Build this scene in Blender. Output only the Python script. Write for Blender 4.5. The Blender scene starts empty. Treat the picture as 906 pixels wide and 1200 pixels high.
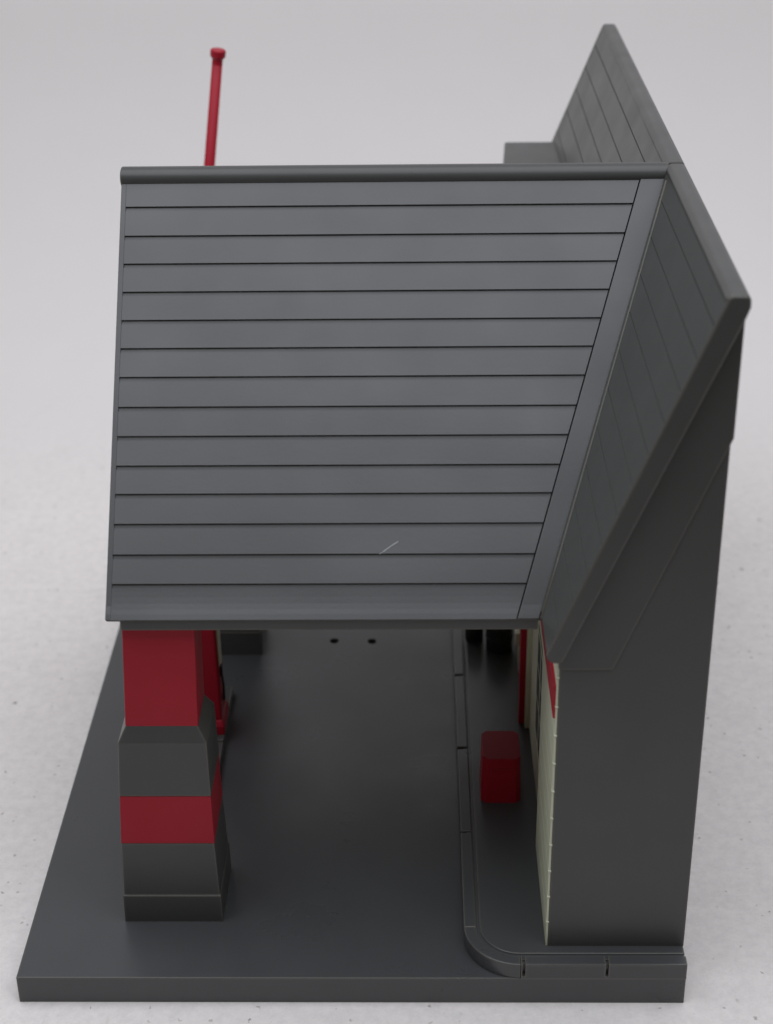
import bpy, bmesh, math, random
from mathutils import Vector, Matrix
random.seed(4)
S = 0.01                                   # everything below is written in centimetres
C = bpy.context.scene.collection
sc = bpy.context.scene

# ------------------------------------------------------------------ camera
CAM = dict(cx=10.9014, cy=-33.4639, cz=32.968, pitch=.4912, yaw=-.0219, roll=-.0144, f=1951.0866)
def make_camera():
    p = CAM
    cy_, sy_ = math.cos(p['yaw']), math.sin(p['yaw'])
    cp, sp = math.cos(p['pitch']), math.sin(p['pitch'])
    fwd = Vector((sy_*cp, cy_*cp, -sp)); right = Vector((cy_, -sy_, 0)); up = right.cross(fwd)
    cr, sr = math.cos(p['roll']), math.sin(p['roll'])
    r2 = right*cr + up*sr; u2 = up*cr - right*sr
    cam = bpy.data.cameras.new('camera'); o = bpy.data.objects.new('camera', cam); C.objects.link(o)
    m = Matrix(((r2.x, u2.x, -fwd.x), (r2.y, u2.y, -fwd.y), (r2.z, u2.z, -fwd.z))).to_4x4()
    m.translation = Vector((p['cx'], p['cy'], p['cz']))*S
    o.matrix_world = m
    cam.sensor_fit = 'VERTICAL'; cam.sensor_height = 24; cam.lens = p['f']/1200*24
    cam.clip_start = .01; cam.clip_end = 20
    cam.dof.use_dof = True; cam.dof.focus_distance = 46*S; cam.dof.aperture_fstop = 10
    sc.camera = o
make_camera()

# ------------------------------------------------------------------ light
W = bpy.data.worlds.new('World'); sc.world = W; W.use_nodes = True
bg = W.node_tree.nodes['Background']; bg.inputs[0].default_value = (1, .93, .84, 1); bg.inputs[1].default_value = .11
def area(name, loc, target, sx, sy, power, col):
    l = bpy.data.lights.new(name, 'AREA'); l.shape = 'RECTANGLE'; l.size = sx*S; l.size_y = sy*S
    l.energy = power; l.color = col
    o = bpy.data.objects.new(name, l); C.objects.link(o); o.location = Vector(loc)*S
    d = (Vector(target)-Vector(loc)).normalized()
    o.rotation_euler = d.to_track_quat('-Z', 'Y').to_euler()
area('softbox_lamp', (10, 0, 80), (10, 14, 0), 120, 76, 7.5, (.89, .935, 1))
sc.view_settings.view_transform = 'Standard'; sc.view_settings.look = 'None'
sc.view_settings.exposure = 0; sc.view_settings.gamma = 1

# ------------------------------------------------------------------ materials
def mat(name, col, rough=.4, spec=.5, vary=.12, bump=.02, bscale=900, speck=0, wave=.11, edge=False):
    m = bpy.data.materials.new(name); m.use_nodes = True; n = m.node_tree.nodes; L = m.node_tree.links
    b = n['Principled BSDF']; b.inputs['Roughness'].default_value = rough
    b.inputs['Specular IOR Level'].default_value = spec
    tc = n.new('ShaderNodeTexCoord')
    big = n.new('ShaderNodeTexNoise'); big.inputs['Scale'].default_value = 45; big.inputs['Detail'].default_value = 5
    L.new(tc.outputs['Object'], big.inputs['Vector'])
    mix = n.new('ShaderNodeMix'); mix.data_type = 'RGBA'
    mix.inputs['A'].default_value = (*[c*(1-vary) for c in col], 1); mix.inputs['B'].default_value = (*[min(1, c*(1+vary)) for c in col], 1)
    L.new(big.outputs['Fac'], mix.inputs['Factor'])
    out = mix.outputs['Result']
    if speck:
        v = n.new('ShaderNodeTexVoronoi'); v.inputs['Scale'].default_value = 110
        L.new(tc.outputs['Object'], v.inputs['Vector'])
        r = n.new('ShaderNodeValToRGB'); r.color_ramp.elements[0].position = .0; r.color_ramp.elements[0].color = (1, 1, 1, 1)
        r.color_ramp.elements[1].position = .035; r.color_ramp.elements[1].color = (0, 0, 0, 1)
        L.new(v.outputs['Distance'], r.inputs['Fac'])
        sel = n.new('ShaderNodeMath'); sel.operation = 'GREATER_THAN'; sel.inputs[1].default_value = 1-speck
        sp_ = n.new('ShaderNodeSeparateColor'); L.new(v.outputs['Color'], sp_.inputs[0]); L.new(sp_.outputs[0], sel.inputs[0])
        mu = n.new('ShaderNodeMath'); mu.operation = 'MULTIPLY'; L.new(r.outputs['Color'], mu.inputs[0]); L.new(sel.outputs[0], mu.inputs[1])
        m2 = n.new('ShaderNodeMix'); m2.data_type = 'RGBA'; m2.inputs['B'].default_value = (.45, .45, .42, 1)
        L.new(mu.outputs[0], m2.inputs['Factor']); L.new(out, m2.inputs['A']); out = m2.outputs['Result']
    if edge:      # translucent glow of the thin edges, painted into the colour as a paler brown
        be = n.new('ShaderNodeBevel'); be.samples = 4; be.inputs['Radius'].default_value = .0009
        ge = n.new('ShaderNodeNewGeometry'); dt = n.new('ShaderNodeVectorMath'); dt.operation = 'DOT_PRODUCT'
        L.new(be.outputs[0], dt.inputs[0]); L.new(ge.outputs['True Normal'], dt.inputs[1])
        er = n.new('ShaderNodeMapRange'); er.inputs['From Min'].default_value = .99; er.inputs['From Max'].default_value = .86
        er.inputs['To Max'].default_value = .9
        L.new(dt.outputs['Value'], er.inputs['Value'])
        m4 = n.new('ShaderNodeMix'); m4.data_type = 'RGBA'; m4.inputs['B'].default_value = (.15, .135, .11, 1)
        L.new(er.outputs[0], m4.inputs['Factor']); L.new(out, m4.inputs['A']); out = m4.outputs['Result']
    L.new(out, b.inputs['Base Color'])
    # uneven gloss and a fine moulded grain
    mr = n.new('ShaderNodeMapRange'); mr.inputs['To Min'].default_value = rough-.10; mr.inputs['To Max'].default_value = rough+.12
    n2 = n.new('ShaderNodeTexNoise'); n2.inputs['Scale'].default_value = 60; n2.inputs['Detail'].default_value = 6
    L.new(tc.outputs['Object'], n2.inputs['Vector']); L.new(n2.outputs['Fac'], mr.inputs['Value']); L.new(mr.outputs[0], b.inputs['Roughness'])
    fn = n.new('ShaderNodeTexNoise'); fn.inputs['Scale'].default_value = bscale; fn.inputs['Detail'].default_value = 3
    L.new(tc.outputs['Object'], fn.inputs['Vector'])
    wn = n.new('ShaderNodeTexNoise'); wn.inputs['Scale'].default_value = 20; wn.inputs['Detail'].default_value = 1
    L.new(tc.outputs['Object'], wn.inputs['Vector'])
    bp = n.new('ShaderNodeBump'); bp.inputs['Strength'].default_value = bump; bp.inputs['Distance'].default_value = .001
    L.new(fn.outputs['Fac'], bp.inputs['Height'])
    b2 = n.new('ShaderNodeBump'); b2.inputs['Strength'].default_value = wave; b2.inputs['Distance'].default_value = .003
    L.new(wn.outputs['Fac'], b2.inputs['Height']); L.new(bp.outputs[0], b2.inputs['Normal']); L.new(b2.outputs[0], b.inputs['Normal'])
    return m

GREY = (.066, .066, .064)
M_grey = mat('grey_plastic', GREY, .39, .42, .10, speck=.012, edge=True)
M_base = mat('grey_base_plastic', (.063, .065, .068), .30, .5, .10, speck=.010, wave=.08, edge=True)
M_roof = mat('grey_roof_plastic', (.069, .068, .070), .36, .55, .08, speck=.004, wave=.5)
M_slope = mat('grey_steep_roof_plastic', (.074, .075, .071), .38, .5, .08, speck=.006, wave=.2)
M_red = mat('red_plastic', (.37, .011, .026), .42, .22, .1)
M_cream = mat('cream_plastic', (.62, .64, .48), .45, .5, .08)
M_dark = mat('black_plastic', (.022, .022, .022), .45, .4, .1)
M_glass = mat('dark_pane_plastic', (.03, .034, .03), .2, .5, .1)
M_scuff = mat('pale_scuff', (.34, .35, .35), .7, .3, .3)

def surface_mat():
    m = bpy.data.materials.new('speckled_white_surface'); m.use_nodes = True; n = m.node_tree.nodes; L = m.node_tree.links
    b = n['Principled BSDF']; b.inputs['Roughness'].default_value = .6; b.inputs['Specular IOR Level'].default_value = .3
    geo = n.new('ShaderNodeNewGeometry')
    def noise(scale, detail, rough=.6, vec=None):
        t = n.new('ShaderNodeTexNoise'); t.inputs['Scale'].default_value = scale; t.inputs['Detail'].default_value = detail; t.inputs['Roughness'].default_value = rough
        L.new(vec or geo.outputs['Position'], t.inputs['Vector']); return t.outputs['Fac']
    def ramp(src, p0, c0, p1, c1):
        r = n.new('ShaderNodeValToRGB'); e = r.color_ramp.elements
        e[0].position = p0; e[0].color = (c0, c0, c0, 1); e[1].position = p1; e[1].color = (c1, c1, c1, 1)
        L.new(src, r.inputs['Fac']); return r.outputs['Color']
    def mixc(kind, fac, a, bb):
        x = n.new('ShaderNodeMix'); x.data_type = 'RGBA'; x.blend_type = kind
        if isinstance(fac, float): x.inputs['Factor'].default_value = fac
        else: L.new(fac, x.inputs['Factor'])
        for k, v in (('A', a), ('B', bb)):
            if isinstance(v, tuple): x.inputs[k].default_value = v
            else: L.new(v, x.inputs[k])
        return x.outputs['Result']
    base = mixc('MIX', noise(14, 6), (.835, .785, .765, 1), (.87, .82, .80, 1))
    grain = ramp(noise(260, 6, .85), .33, .86, .60, 1.0)
    base = mixc('MULTIPLY', 1.0, base, grain)
    # hair-thin scratches: a stretched noise pinched to a line
    mp = n.new('ShaderNodeMapping'); mp.inputs['Rotation'].default_value = (0, 0, .6); mp.inputs['Scale'].default_value = (60, 90, 1)
    L.new(geo.outputs['Position'], mp.inputs['Vector'])
    sn = noise(1, 3, .5, mp.outputs[0])
    d = n.new('ShaderNodeMath'); d.operation = 'SUBTRACT'; L.new(sn, d.inputs[0]); d.inputs[1].default_value = .62
    ab = n.new('ShaderNodeMath'); ab.operation = 'ABSOLUTE'; L.new(d.outputs[0], ab.inputs[0])
    base = mixc('MULTIPLY', .0, base, ramp(ab.outputs[0], .0, .55, .010, 1))
    # dark specks of two sizes, ragged and uneven, and faint dusty smudges
    def specks(scale, r0, r1, keep, col, base):
        wv = n.new('ShaderNodeTexNoise'); wv.inputs['Scale'].default_value = scale*4; wv.inputs['Detail'].default_value = 3
        L.new(geo.outputs['Position'], wv.inputs['Vector'])
        mm = n.new('ShaderNodeVectorMath'); mm.operation = 'MULTIPLY_ADD'; mm.inputs[1].default_value = (.45/scale,)*3
        L.new(wv.outputs['Color'], mm.inputs[0]); L.new(geo.outputs['Position'], mm.inputs[2])
        v = n.new('ShaderNodeTexVoronoi'); v.voronoi_dimensions = '2D'; v.inputs['Scale'].default_value = scale
        L.new(mm.outputs[0], v.inputs['Vector'])
        sep = n.new('ShaderNodeSeparateColor'); L.new(v.outputs['Color'], sep.inputs[0])
        sz = n.new('ShaderNodeMath'); sz.operation = 'MULTIPLY_ADD'; L.new(sep.outputs[2], sz.inputs[0]); sz.inputs[1].default_value = -.7*r1; L.new(v.outputs['Distance'], sz.inputs[2])
        spk = ramp(sz.outputs[0], 0, 1, r0, 0)
        g = n.new('ShaderNodeMath'); g.operation = 'GREATER_THAN'; L.new(sep.outputs[0], g.inputs[0]); g.inputs[1].default_value = 1-keep
        mu = n.new('ShaderNodeMath'); mu.operation = 'MULTIPLY'; L.new(spk, mu.inputs[0]); L.new(g.outputs[0], mu.inputs[1])
        m3 = n.new('ShaderNodeMath'); m3.operation = 'MULTIPLY'; L.new(mu.outputs[0], m3.inputs[0]); L.new(sep.outputs[1], m3.inputs[1])
        return mixc('MIX', m3.outputs[0], base, col)
    base = specks(75, .04, .06, .16, (.22, .20, .18, 1), base)
    base = specks(240, .09, .12, .22, (.42, .39, .36, 1), base)
    # long hair-thin brownish scratches: thin ridges of a coarse, warped cell pattern
    for sc_, rot, k_ in ((9, .5, .25), (14, 1.9, .18)):
        mp2 = n.new('ShaderNodeMapping'); mp2.inputs['Rotation'].default_value = (0, 0, rot); mp2.inputs['Scale'].default_value = (sc_, sc_*.35, 1)
        L.new(geo.outputs['Position'], mp2.inputs['Vector'])
        v2 = n.new('ShaderNodeTexVoronoi'); v2.voronoi_dimensions = '2D'; v2.feature = 'DISTANCE_TO_EDGE'; v2.inputs['Scale'].default_value = 1
        L.new(mp2.outputs[0], v2.inputs['Vector'])
        line = ramp(v2.outputs['Distance'], .0, 1, .006, 0); brk = ramp(noise(16+sc_, 2), .52, 0, .60, k_)
        mm2 = n.new('ShaderNodeMath'); mm2.operation = 'MULTIPLY'; L.new(line, mm2.inputs[0]); L.new(brk, mm2.inputs[1])
        base = mixc('MIX', mm2.outputs[0], base, (.40, .33, .25, 1))
    base = mixc('MULTIPLY', 1.0, base, ramp(noise(55, 6, .75), .30, .955, .50, 1.0))
    sx = n.new('ShaderNodeSeparateXYZ'); L.new(geo.outputs['Position'], sx.inputs[0])
    far = n.new('ShaderNodeMapRange'); far.inputs['From Min'].default_value = .28; far.inputs['From Max'].default_value = .41
    L.new(sx.outputs['Y'], far.inputs['Value'])
    base = mixc('MIX', far.outputs[0], base, (.82, .78, .77, 1))      # the printed texture gives way to plain sheet
    L.new(base, b.inputs['Base Color'])
    bp = n.new('ShaderNodeBump'); bp.inputs['Strength'].default_value = .15; bp.inputs['Distance'].default_value = .0006
    L.new(noise(300, 5), bp.inputs['Height']); L.new(bp.outputs[0], b.inputs['Normal'])
    return m
M_table = surface_mat()
M_back = mat('pale_paper', (.82, .78, .77), .8, .2, .015, bump=.0)

# ------------------------------------------------------------------ helpers
def obj(name, bm, m, parent=None, bevel=0, smooth=False, seg=2):
    me = bpy.data.meshes.new(name)
    bmesh.ops.remove_doubles(bm, verts=bm.verts, dist=1e-5)
    bmesh.ops.recalc_face_normals(bm, faces=bm.faces)
    bmesh.ops.scale(bm, vec=(S, S, S), verts=bm.verts)
    if smooth:
        for f in bm.faces: f.smooth = True
    bm.to_mesh(me); bm.free(); me.materials.append(m)
    o = bpy.data.objects.new(name, me); C.objects.link(o)
    if parent: o.parent = parent
    if bevel:
        b = o.modifiers.new('bevel', 'BEVEL'); b.width = bevel*S; b.segments = seg; b.limit_method = 'ANGLE'; b.angle_limit = math.radians(35)
        b.harden_normals = True
    return o
def hexa(bm, lo, hi):
    """lo, hi: four points each, same winding"""
    a = [bm.verts.new(p) for p in lo]; b = [bm.verts.new(p) for p in hi]
    bm.faces.new(a[::-1]); bm.faces.new(b)
    for i in range(4): bm.faces.new((a[i], a[(i+1) % 4], b[(i+1) % 4], b[i]))
def box(bm, x0, x1, y0, y1, z0, z1):
    hexa(bm, [(x0, y0, z0), (x1, y0, z0), (x1, y1, z0), (x0, y1, z0)], [(x0, y0, z1), (x1, y0, z1), (x1, y1, z1), (x0, y1, z1)])
def loft(bm, rows):
    """rows of (z, x0, x1, y0, y1) from bottom to top"""
    rings = [[bm.verts.new(p) for p in ((x0, y0, z), (x1, y0, z), (x1, y1, z), (x0, y1, z))] for z, x0, x1, y0, y1 in rows]
    bm.faces.new(rings[0][::-1]); bm.faces.new(rings[-1])
    for a, b in zip(rings, rings[1:]):
        for i in range(4): bm.faces.new((a[i], a[(i+1) % 4], b[(i+1) % 4], b[i]))
def prism(bm, pts, f0, f1):
    """closed outline pts (a, b) mapped by f0 and f1 to the two end faces"""
    a = [bm.verts.new(f0(*p)) for p in pts]; b = [bm.verts.new(f1(*p)) for p in pts]
    n = len(pts)
    for ring in (a, b):
        bm.faces.new(ring)
    for i in range(n): bm.faces.new((a[i], a[(i+1) % n], b[(i+1) % n], b[i]))
def xz(bm, pts, y0, y1): prism(bm, pts, lambda x, z: (x, y0, z), lambda x, z: (x, y1, z))
def xy(bm, pts, z0, z1): prism(bm, pts, lambda x, y: (x, y, z0), lambda x, y: (x, y, z1))
def tube(bm, pts, r, n=14, caps=True):
    rings = []
    pts = [Vector(p) for p in pts]; rr = r if isinstance(r, (list, tuple)) else [r]*len(pts)
    ref = None
    for i, p in enumerate(pts):
        d = (pts[min(i+1, len(pts)-1)]-pts[max(i-1, 0)]).normalized()
        if ref is None: ref = d.orthogonal().normalized()
        u = (ref - d*ref.dot(d)).normalized(); ref = u; v = d.cross(u)
        rings.append([bm.verts.new(p+(u*math.cos(t)+v*math.sin(t))*rr[i]) for t in [2*math.pi*k/n for k in range(n)]])
    for a, b in zip(rings, rings[1:]):
        for k in range(n): bm.faces.new((a[k], a[(k+1) % n], b[(k+1) % n], b[k]))
    if caps: bm.faces.new(rings[0][::-1]); bm.faces.new(rings[-1])
def thing(name, label, cat, loc=(0, 0, 0)):
    o = bpy.data.objects.new(name, None); C.objects.link(o); o.empty_display_size = .02
    o.location = Vector(loc)*S; o['label'] = label; o['category'] = cat
    return o
B = bmesh.new

# ------------------------------------------------------------------ setting
bm = B()
v = [bm.verts.new(p) for p in ((-90, -22, 0), (110, -22, 0), (110, 41, 0), (-90, 41, 0))]; bm.faces.new(v)
o = obj('tabletop', bm, M_table); o['kind'] = 'structure'
bm = B(); prof = [(41, 0)]
R = 16
for k in range(1, 13):
    t = k/12*math.radians(84); prof.append((41+R*math.sin(t), R*(1-math.cos(t))))
y1, z1 = prof[-1]; prof.append((y1+8, z1+76))
L_ = [bm.verts.new((-90, y, z)) for y, z in prof]; R_ = [bm.verts.new((110, y, z)) for y, z in prof]
for i in range(len(prof)-1): bm.faces.new((L_[i], R_[i], R_[i+1], L_[i+1]))
o = obj('backdrop', bm, M_back, smooth=True); o['kind'] = 'structure'

# ------------------------------------------------------------------ the toy
H, HS, XW, YW = .88, 1.36, 14.28, .72        # base top, sidewalk top, facade plane, end wall plane
D = 28.2
toy = thing('toy_gas_station', 'grey plastic toy gas station with a boarded canopy roof on red banded pillars', 'toy building')
# base plate with two peg holes
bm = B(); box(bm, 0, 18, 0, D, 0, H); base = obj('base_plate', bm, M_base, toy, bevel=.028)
bm = B()
for hx, hy in ((7.87, 16.77), (9.22, 16.74)): tube(bm, [(hx, hy, .2), (hx, hy, 1.2)], .155, 20)
cut = obj('cutter', bm, M_dark)
mo = base.modifiers.new('holes', 'BOOLEAN'); mo.object = cut; mo.solver = 'EXACT'
base.modifiers.move(1, 0)
bpy.context.view_layer.update()
me = bpy.data.meshes.new_from_object(base.evaluated_get(bpy.context.evaluated_depsgraph_get()))
base.modifiers.clear(); base.data = me; me.name = 'base_plate'
bpy.data.objects.remove(cut)

# sidewalk: kerb of separate stones round a slab
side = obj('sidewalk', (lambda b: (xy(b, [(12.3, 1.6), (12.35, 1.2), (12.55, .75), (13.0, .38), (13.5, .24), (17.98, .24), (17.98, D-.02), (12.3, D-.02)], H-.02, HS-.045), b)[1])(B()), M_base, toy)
RC = 1.5; cx, cyy = 12.09+RC, RC
def arc(r, n=8, a0=180, a1=270): return [(cx+r*math.cos(math.radians(a0+(a1-a0)*k/n)), cyy+r*math.sin(math.radians(a0+(a1-a0)*k/n))) for k in range(n+1)]
bm = B(); rin = RC-.43
xy(bm, arc(rin, 24)+[(17.99, RC-rin), (17.99, D-.01), (12.09+.43, D-.01)], HS-.14, HS)
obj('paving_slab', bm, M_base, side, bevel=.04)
bm = B(); kw = .36
js = [1.42, 5.55, 9.7, 13.85, 18.0, 22.1, D-.01]
for a, b in zip(js, js[1:]): box(bm, 12.09, 12.09+kw, a+.035, b-.035, H-.01, HS)
o_, i_ = arc(RC, 24), arc(RC-kw, 24)
xy(bm, o_+i_[::-1], H-.01, HS)
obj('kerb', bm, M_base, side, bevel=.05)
bm = B(); zs = .95
xz(bm, [(cx, H-.02), (18.0, H-.02), (18.0, HS), (15.92, HS), (15.92, zs), (15.84, zs), (15.84, HS), (13.70, HS), (13.70, zs), (13.62, zs), (13.62, HS), (cx, HS)], -.002, kw)
es = [e for e in bm.edges if all(abs(v.co.z-HS) < 1e-4 and v.co.y < .01 for v in e.verts) or all(abs(v.co.z-HS) < 1e-4 and v.co.y > .3 for v in e.verts)]
bmesh.ops.bevel(bm, geom=es, offset=.045, segments=3, affect='EDGES', profile=.5)
obj('front_kerb', bm, M_base, side)
bm = B(); box(bm, 13.5, 16.1, .13, .3, H-.02, HS-.08); obj('kerb_core', bm, M_base, side)
# ------------------------------------------------------------------ building
build = None
def wall_profile(z0, z1, step, x, th, dep=.02):
    pts = []; z = z0
    while z + step < z1:
        pts += [(x, z+.0), (x, z+step-.05), (x+dep, z+step-.025)]; z += step
    pts += [(x, z), (x, z1), (x+th, z1), (x+th, z0)]
    return pts
fac = obj('facade', (lambda b: (xz(b, wall_profile(HS, 10.6, .87, XW, .3), YW+.03, 4.9), b)[1])(B()), M_cream, toy)
# block quoins at the visible corner
bm = B()
for k in range(11):
    z = HS+.87*k
    if z < 10: box(bm, XW-.015, XW+.07, YW+.0, YW+.12, z+.81, z+.86)
obj('corner_nub', bm, M_cream, fac, bevel=.012)
# panel under and above the window, wall beyond the door, garage piers
bm = B()
box(bm, XW+.17, XW+.34, 4.9, 10.75, HS, 6.98); box(bm, XW+.17, XW+.34, 4.9, 10.75, 7.06, 8.3); box(bm, XW, XW+.3, 4.9, 10.75, 8.3, 10.6)
xz(bm, [(XW+.02, HS), (XW+.02, 10.6), (XW+.3, 10.6), (XW+.3, HS)], 10.75, 11.0)
xz(bm, [(XW, 8.3), (XW, 10.6), (XW+.3, 10.6), (XW+.3, 8.3)], 11.0, 13.6)
xz(bm, wall_profile(HS, 10.6, .87, XW, .3), 13.6, 19.0)
box(bm, XW, XW+.3, 19.0, 27.2, 8.2, 10.6)
box(bm, XW, XW+.3, 22.7, 23.5, HS, 8.2); box(bm, XW, XW+.3, 26.8, 27.2, HS, 8.2)
obj('front_wall', bm, M_cream, fac, bevel=.02)
# show window
WX = XW+.17
Y0, Y1, Z0, Z1 = 4.98, 8.4, 3.2, 6.8
bm = B(); box(bm, WX-.03, WX+.03, Y0, Y0+.12, Z0, Z1); box(bm, WX-.03, WX+.03, Y1-.12, Y1, Z0, Z1); box(bm, WX-.04, WX+.03, Y0, Y1, Z0-.14, Z0); box(bm, WX-.03, WX+.03, Y0+.12, Y1-.12, Z1-.14, Z1)
win = obj('window', bm, M_cream, toy, bevel=.012)
bm = B()
for k in (1, 2): box(bm, WX-.022, WX+.02, Y0+(Y1-Y0)*k/3-.05, Y0+(Y1-Y0)*k/3+.05, Z0, Z1-.14)
for z in (4.35, 5.5): box(bm, WX-.024, WX+.02, Y0+.12, Y1-.12, z, z+.09)
obj('muntin', bm, M_cream, win)
bm = B(); box(bm, WX-.012, WX+.01, Y0+.05, Y1-.05, Z0-.05, Z1-.05); obj('pane', bm, M_dark, win)
# door in its red surround
door = obj('door', (lambda b: (box(b, XW+.12, XW+.26, 11.25, 13.35, HS, 8.0), b)[1])(B()), M_cream, toy, bevel=.03)
bm = B(); box(bm, XW-.17, XW+.32, 11.0, 11.25, HS, 8.3); box(bm, XW-.02, XW+.32, 13.35, 13.6, HS, 8.3); box(bm, XW-.01, XW+.3, 11.25, 13.35, 8.0, 8.28)
obj('door_surround', bm, M_red, door, bevel=.03)
bm = B(); box(bm, XW+.09, XW+.14, 11.5, 13.1, 4.6, 7.6); obj('pane', bm, M_glass, door)
bm = B(); box(bm, XW-.1, XW+.12, 12.9, 13.1, 4.0, 4.5); obj('handle', bm, M_dark, door, bevel=.04)
bm = B(); box(bm, XW-.16, XW+.02, 13.7, 14.1, 2.6, 3.1); obj('wall_box', bm, M_cream, fac, bevel=.04)
for y0, y1 in ((19.0, 22.7), (23.5, 26.8)):
    bm = B()
    for k in range(5): box(bm, XW+.12, XW+.24, y0, y1, HS+.02+k*1.36, HS+k*1.36+1.33)
    obj('garage_door', bm, M_cream, toy, bevel=.04)
bm = B(); box(bm, XW-.06, XW+.05, YW+.05, 27.2, 8.78, 9.74); obj('red_band', bm, M_red, fac, bevel=.03)
# end walls
def end_wall(y0, y1):
    bm = B(); xz(bm, [(14.33, HS-.02), (18.0, HS-.02), (18.0, 19.7), (17.6, 19.7), (14.33, 11.1)], y0, y1)
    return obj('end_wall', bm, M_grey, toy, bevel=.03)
e0 = end_wall(YW, YW+.35)
bm = B(); xz(bm, [(14.31, 10.3), (15.63, 10.3), (18.05, 16.55), (18.05, 19.75), (17.7, 19.75), (14.31, 11.05)], YW-.06, YW+.02)
obj('rake_trim', bm, M_grey, e0, bevel=.03)
e1 = end_wall(27.2-.35, 27.2)
bm = B(); hexa(bm, [(13.72, 21.2, 8.3), (16.3, 21.2, 8.3), (16.3, 27.3, 8.3), (14.13, 27.3, 8.3)], [(13.72, 21.2, 15.95), (16.3, 21.2, 15.95), (16.3, 27.3, 15.95), (14.13, 27.3, 15.95)])
obj('flat_topped_bay', bm, M_grey, toy, bevel=.06)
bm = B(); box(bm, 17.7, 17.98, YW+.35, 26.85, HS-.02, 19.6); obj('back_wall', bm, M_grey, toy)

# main roof: one steep slab, its courses cut as fine grooves
def main_profile():
    e, r = Vector((13.97, 10.99)), Vector((17.6, 20.08)); d = r-e; n = Vector((-d.y, d.x)).normalized()
    pts = [(e.x, e.y)]
    ts = [.07+.0855*k for k in range(11)]
    for t in ts:
        c = e+d*t; w = d.normalized()*.022
        a, b_, m_ = c-w, c+w, c-n*.07
        pts += [(a.x, a.y), (m_.x, m_.y), (b_.x, b_.y)]
    pts += [(17.56, 19.98), (17.66, 20.0), (17.98, 20.0), (18.05, 19.97), (18.06, 19.85), (17.98, 19.62), (14.36, 10.83), (14.25, 10.76), (14.12, 10.77), (14.0, 10.87)]
    return pts
bm = B(); xz(bm, main_profile(), .28, 27.64)
roof = obj('main_roof', bm, M_slope, toy, bevel=.0)
bm = B(); xz(bm, [(17.52, 20.02), (17.66, 20.13), (17.98, 20.13), (18.07, 20.04), (18.07, 19.8), (17.6, 19.6)], .37, 10.2)
xz(bm, [(17.52, 20.02), (17.66, 20.13), (17.98, 20.13), (18.07, 20.04), (18.07, 19.8), (17.6, 19.6)], 10.32, 27.55)
obj('ridge_cap', bm, M_grey, roof, bevel=.05)
# plain verge closing each gable end of the slab
def verge(y0, y1):
    bm = B()
    xz(bm, [(13.955, 10.985), (17.585, 20.09), (17.66, 20.125), (17.98, 20.125), (18.065, 20.05), (18.075, 19.85), (17.99, 19.60), (14.37, 10.80), (14.25, 10.735), (14.11, 10.745), (13.98, 10.86)], y0, y1)
    return obj('verge', bm, M_grey, roof, bevel=.07, seg=3)
verge(.26, .37); verge(27.55, 27.66)

# ------------------------------------------------------------------ canopy roof
YR, ZR, YE, ZE = 10.29, 20.10, 2.267, 10.77
sl = Vector((YR-YE, ZR-ZE)); nn = Vector((-sl.y, sl.x)).normalized()    # outward normal of the near slope
XL = 2.96
def xr_in(t): return 13.36+3.62*t       # inner edge of the valley strip
def xr_out(t): return 13.86+3.74*t      # outer edge of the valley strip
def P(x, t, o, sgn):
    y = YE+sl.x*t+nn.x*o; z = ZE+sl.y*t+nn.y*o
    if sgn < 0: y = 2*YR-y
    return (x, y, z)
ts = [.903, .836, .772, .708, .644, .581, .517, .451, .387, .323, .262, .198, .133, .071][::-1]
g = .0048
prof = [(0, -.02)]; prof += [(.0, .040), (.012, .030), (.022, .018), (.034, .008), (.048, .002), (.06, .0)]
for i, t in enumerate(ts):
    prof += [(t-g, 0.0), (t-g*.9, -.04), (t+g*.9, -.04), (t+g, .022)]
prof += [(.985, 0), (.985, -.32), (.0, -.20)]
can = None
bm = B()
for s in (1, -1):
    prism(bm, prof, lambda t, o: P(XL+.14, t, o, s), lambda t, o: P(xr_in(t)-.02, t, o, s))
canopy = obj('canopy_roof', bm, M_roof, toy)
bm = B()
edge = [(0, -.02), (0, .035), (.012, .03), (.03, .006), (.06, .006), (.985, .006), (.985, -.3), (.0, -.2)]
for s in (1, -1):
    prism(bm, edge, lambda t, o: P(XL, t, o, s), lambda t, o: P(XL+.14, t, o, s))
obj('verge', bm, M_roof, canopy, bevel=.015)
bm = B()
edge2 = [(0, -.02), (0, .05), (.012, .045), (.03, .035), (.985, .035), (.985, -.3), (.0, -.2)]
for s in (1, -1):
    prism(bm, edge2, lambda t, o: P(xr_in(t)+.01, t, o, s), lambda t, o: P(xr_out(t)+.06, t, o, s))
obj('valley_strip', bm, M_roof, canopy, bevel=.025)
# bead where the canopy meets the main slope
def on_main(z, off=.02): return 13.97+(z-10.99)*(3.63/9.09)-off
bm = B()
for s in (1, -1):
    pts = []
    for k in range(9):
        t = .02+.95*k/8; z = ZE+sl.y*t; y = YE+sl.x*t-.42
        if s < 0: y = 2*YR-y
        pts.append((on_main(z, .0), y, z))
    tube(bm, pts, .035, 8)
obj('valley_bead', bm, M_grey, canopy, smooth=True)
# rounded ridge
bm = B(); ring = []
for k in range(48):
    a = 2*math.pi*k/48; ring.append((YR-.02+.32*math.cos(a), 19.84+.28*math.sin(a)))
prism(bm, ring, lambda y, z: (2.93, y, z), lambda y, z: (17.62, y, z))
rc = obj('ridge_cap', bm, M_grey, canopy, bevel=.05)
for f in rc.data.polygons: f.use_smooth = len(f.vertices) == 4
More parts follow.
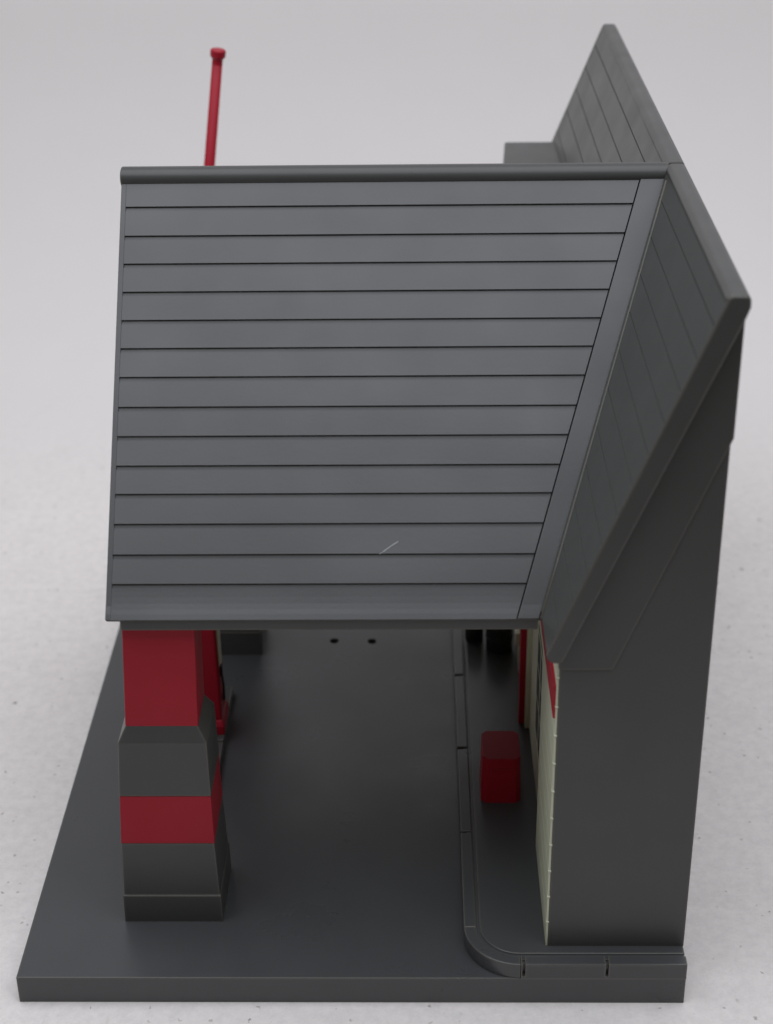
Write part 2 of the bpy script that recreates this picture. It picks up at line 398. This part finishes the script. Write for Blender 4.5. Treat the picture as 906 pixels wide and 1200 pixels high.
# eave boards, gable and ceiling
bm = B(); box(bm, 3.32, 13.9, YE+.04, YE+.34, 10.44, 10.76)
obj('eave_board', bm, M_grey, canopy, bevel=.02)
bm = B(); box(bm, 3.32, 13.9, 2*YR-YE-.34, 2*YR-YE-.04, 10.44, 10.76)
obj('eave_board', bm, M_grey, canopy, bevel=.02)
bm = B(); prism(bm, [(YE+.34, 10.46), (2*YR-YE-.34, 10.46), (2*YR-YE-.34, 10.7), (YR, 19.6), (YE+.34, 10.7)], lambda y, z: (3.34, y, z), lambda y, z: (3.6, y, z))
obj('gable_wall', bm, M_grey, canopy)
bm = B(); box(bm, 3.6, 14.2, YE+.34, 2*YR-YE-.34, 10.52, 10.66); obj('ceiling', bm, M_grey, canopy)
# pale scuff on the third course from the eave
bm = B()
path = [(9.90, .1365), (10.0, .142), (10.12, .149), (10.25, .1565), (10.38, .163)]
for (xa, ta), (xb, tb) in zip(path, path[1:]):
    w = .0035 if xa > 9.9 else .002
    vs = [bm.verts.new(P(xa, ta-w*.5, .026, 1)), bm.verts.new(P(xb, tb-w*.4, .026, 1)), bm.verts.new(P(xb, tb+w*.4, .03, 1)), bm.verts.new(P(xa, ta+w*.5, .03, 1))]
    bm.faces.new(vs)
obj('scuff_mark', bm, M_scuff, canopy)

# ------------------------------------------------------------------ canopy pillars
def pillar(y0, mirror):
    def Y(a, b): return (a+y0, b+y0) if not mirror else (y0+2.33-b, y0+2.33-a)
    def rows(*r): return [(z, x0, x1, *Y(a, b)) for z, x0, x1, a, b in r]
    bm = B(); loft(bm, rows((H-.02, 2.62, 5.38, 0, 2.33), (1.8, 2.64, 5.37, .0, 2.32), (1.83, 2.67, 5.34, .03, 2.3), (3.62, 2.74, 5.29, .06, 2.2)))
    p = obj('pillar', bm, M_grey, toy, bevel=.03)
    bm = B(); loft(bm, rows((3.62, 2.735, 5.295, .055, 2.205), (5.2, 2.83, 5.285, .085, 2.1))); obj('red_band', bm, M_red, p, bevel=.012)
    bm = B(); loft(bm, rows((5.2, 2.815, 5.30, .07, 2.11), (6.93, 2.93, 5.29, .10, 1.98), (7.38, 3.15, 5.06, .27, 1.75), (7.5, 3.15, 5.06, .27, 1.75))); obj('shoulder', bm, M_grey, p, bevel=.03)
    bm = B(); loft(bm, rows((7.36, 3.14, 5.07, .26, 1.76), (10.5, 3.31, 5.17, .33, 1.6))); obj('red_shaft', bm, M_red, p, bevel=.03)
pillar(2.2, False); pillar(15.85, True)
bm = B()
for a, b in ((4.3, 10.27), (10.33, 13.4)): box(bm, 3.45, 4.58, a, b, H-.02, 1.22)
obj('pump_island', bm, M_grey, toy, bevel=.05)

# ------------------------------------------------------------------ gas pump on the island
pump = thing('gas_pump', 'red toy gas pump on the narrow island behind the banded pillar', 'gas pump', (4.0, 11.3, 1.22))
bm = B(); loft(bm, [(-0.02, -.42, .60, -.7, .7), (.32, -.42, .60, -.7, .7), (.5, -.36, .54, -.6, .6)]); obj('plinth', bm, M_red, pump, bevel=.05)
bm = B(); loft(bm, [(.48, -.36, .53, -.58, .58), (3.4, -.33, .50, -.55, .55), (4.2, -.33, .50, -.55, .55), (4.6, -.25, .42, -.44, .44)]); obj('cabinet', bm, M_red, pump, bevel=.09)
bm = B(); box(bm, .48, .535, -.3, .3, 2.2, 3.8); obj('dial', bm, M_cream, pump, bevel=.02)
bm = B(); tube(bm, [(.50, -.2, 2.1), (.57, -.22, 2.0), (.60, -.2, 1.6), (.58, -.1, 1.0), (.56, 0, .9), (.53, .1, 1.2)], .035, 8); obj('hose', bm, M_dark, pump, smooth=True)
bm = B(); box(bm, .48, .60, -.3, -.16, 2.0, 2.4); obj('nozzle', bm, M_dark, pump, bevel=.03)

# ------------------------------------------------------------------ red chest by the facade
chest = thing('storage_chest', 'low red box-shaped chest standing on the sidewalk against the cream front', 'chest', (13.39, 7.64, HS))
bm = B(); loft(bm, [(-.02, -.64, .57, -.74, .74), (1.62, -.60, .53, -.73, .73)])
bmesh.ops.bevel(bm, geom=[e for e in bm.edges if abs(e.verts[0].co.z-e.verts[1].co.z) > 1], offset=.15, segments=1, affect='EDGES')
obj('cabinet', bm, M_red, chest, bevel=.022)
bm = B(); box(bm, -.36, .30, -.765, -.70, 1.20, 1.30); obj('handle', bm, M_red, chest, bevel=.025)
# ------------------------------------------------------------------ two dark drums farther along the sidewalk
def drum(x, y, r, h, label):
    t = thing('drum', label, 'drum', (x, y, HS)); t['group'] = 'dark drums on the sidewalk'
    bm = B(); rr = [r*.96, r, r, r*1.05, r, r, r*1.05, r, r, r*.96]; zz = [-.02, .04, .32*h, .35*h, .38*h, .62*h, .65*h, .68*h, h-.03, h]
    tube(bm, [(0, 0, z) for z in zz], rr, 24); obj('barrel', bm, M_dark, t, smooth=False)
    bm = B(); tube(bm, [(0, 0, h-.01), (0, 0, h+.03)], r*.85, 24); obj('lid', bm, M_dark, t)
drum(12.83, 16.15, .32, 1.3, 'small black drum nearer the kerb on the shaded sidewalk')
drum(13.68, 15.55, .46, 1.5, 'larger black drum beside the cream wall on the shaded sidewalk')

# ------------------------------------------------------------------ red pole behind the canopy
pole = thing('sign_pole', 'thin red pole with a flared cap leaning up behind the canopy ridge', 'pole', (1.38, 25, H))
k = Vector((.138, 0, 1)); zt = 19.94-H
bm = B(); tube(bm, [k*-.02, k*zt*.5, k*(zt-.5)], [.27, .215, .185], 16); obj('shaft', bm, M_red, pole, smooth=True)
bm = B(); tube(bm, [k*(zt-.52), k*(zt-.34), k*(zt-.24), k*(zt-.05), k*zt], [.185, .19, .265, .275, .23], 16); obj('cap', bm, M_red, pole)
bm = B(); tube(bm, [(0, 0, -.02), (0, 0, .25), (.02, 0, .35)], [.55, .5, .3], 20); obj('foot', bm, M_red, pole)
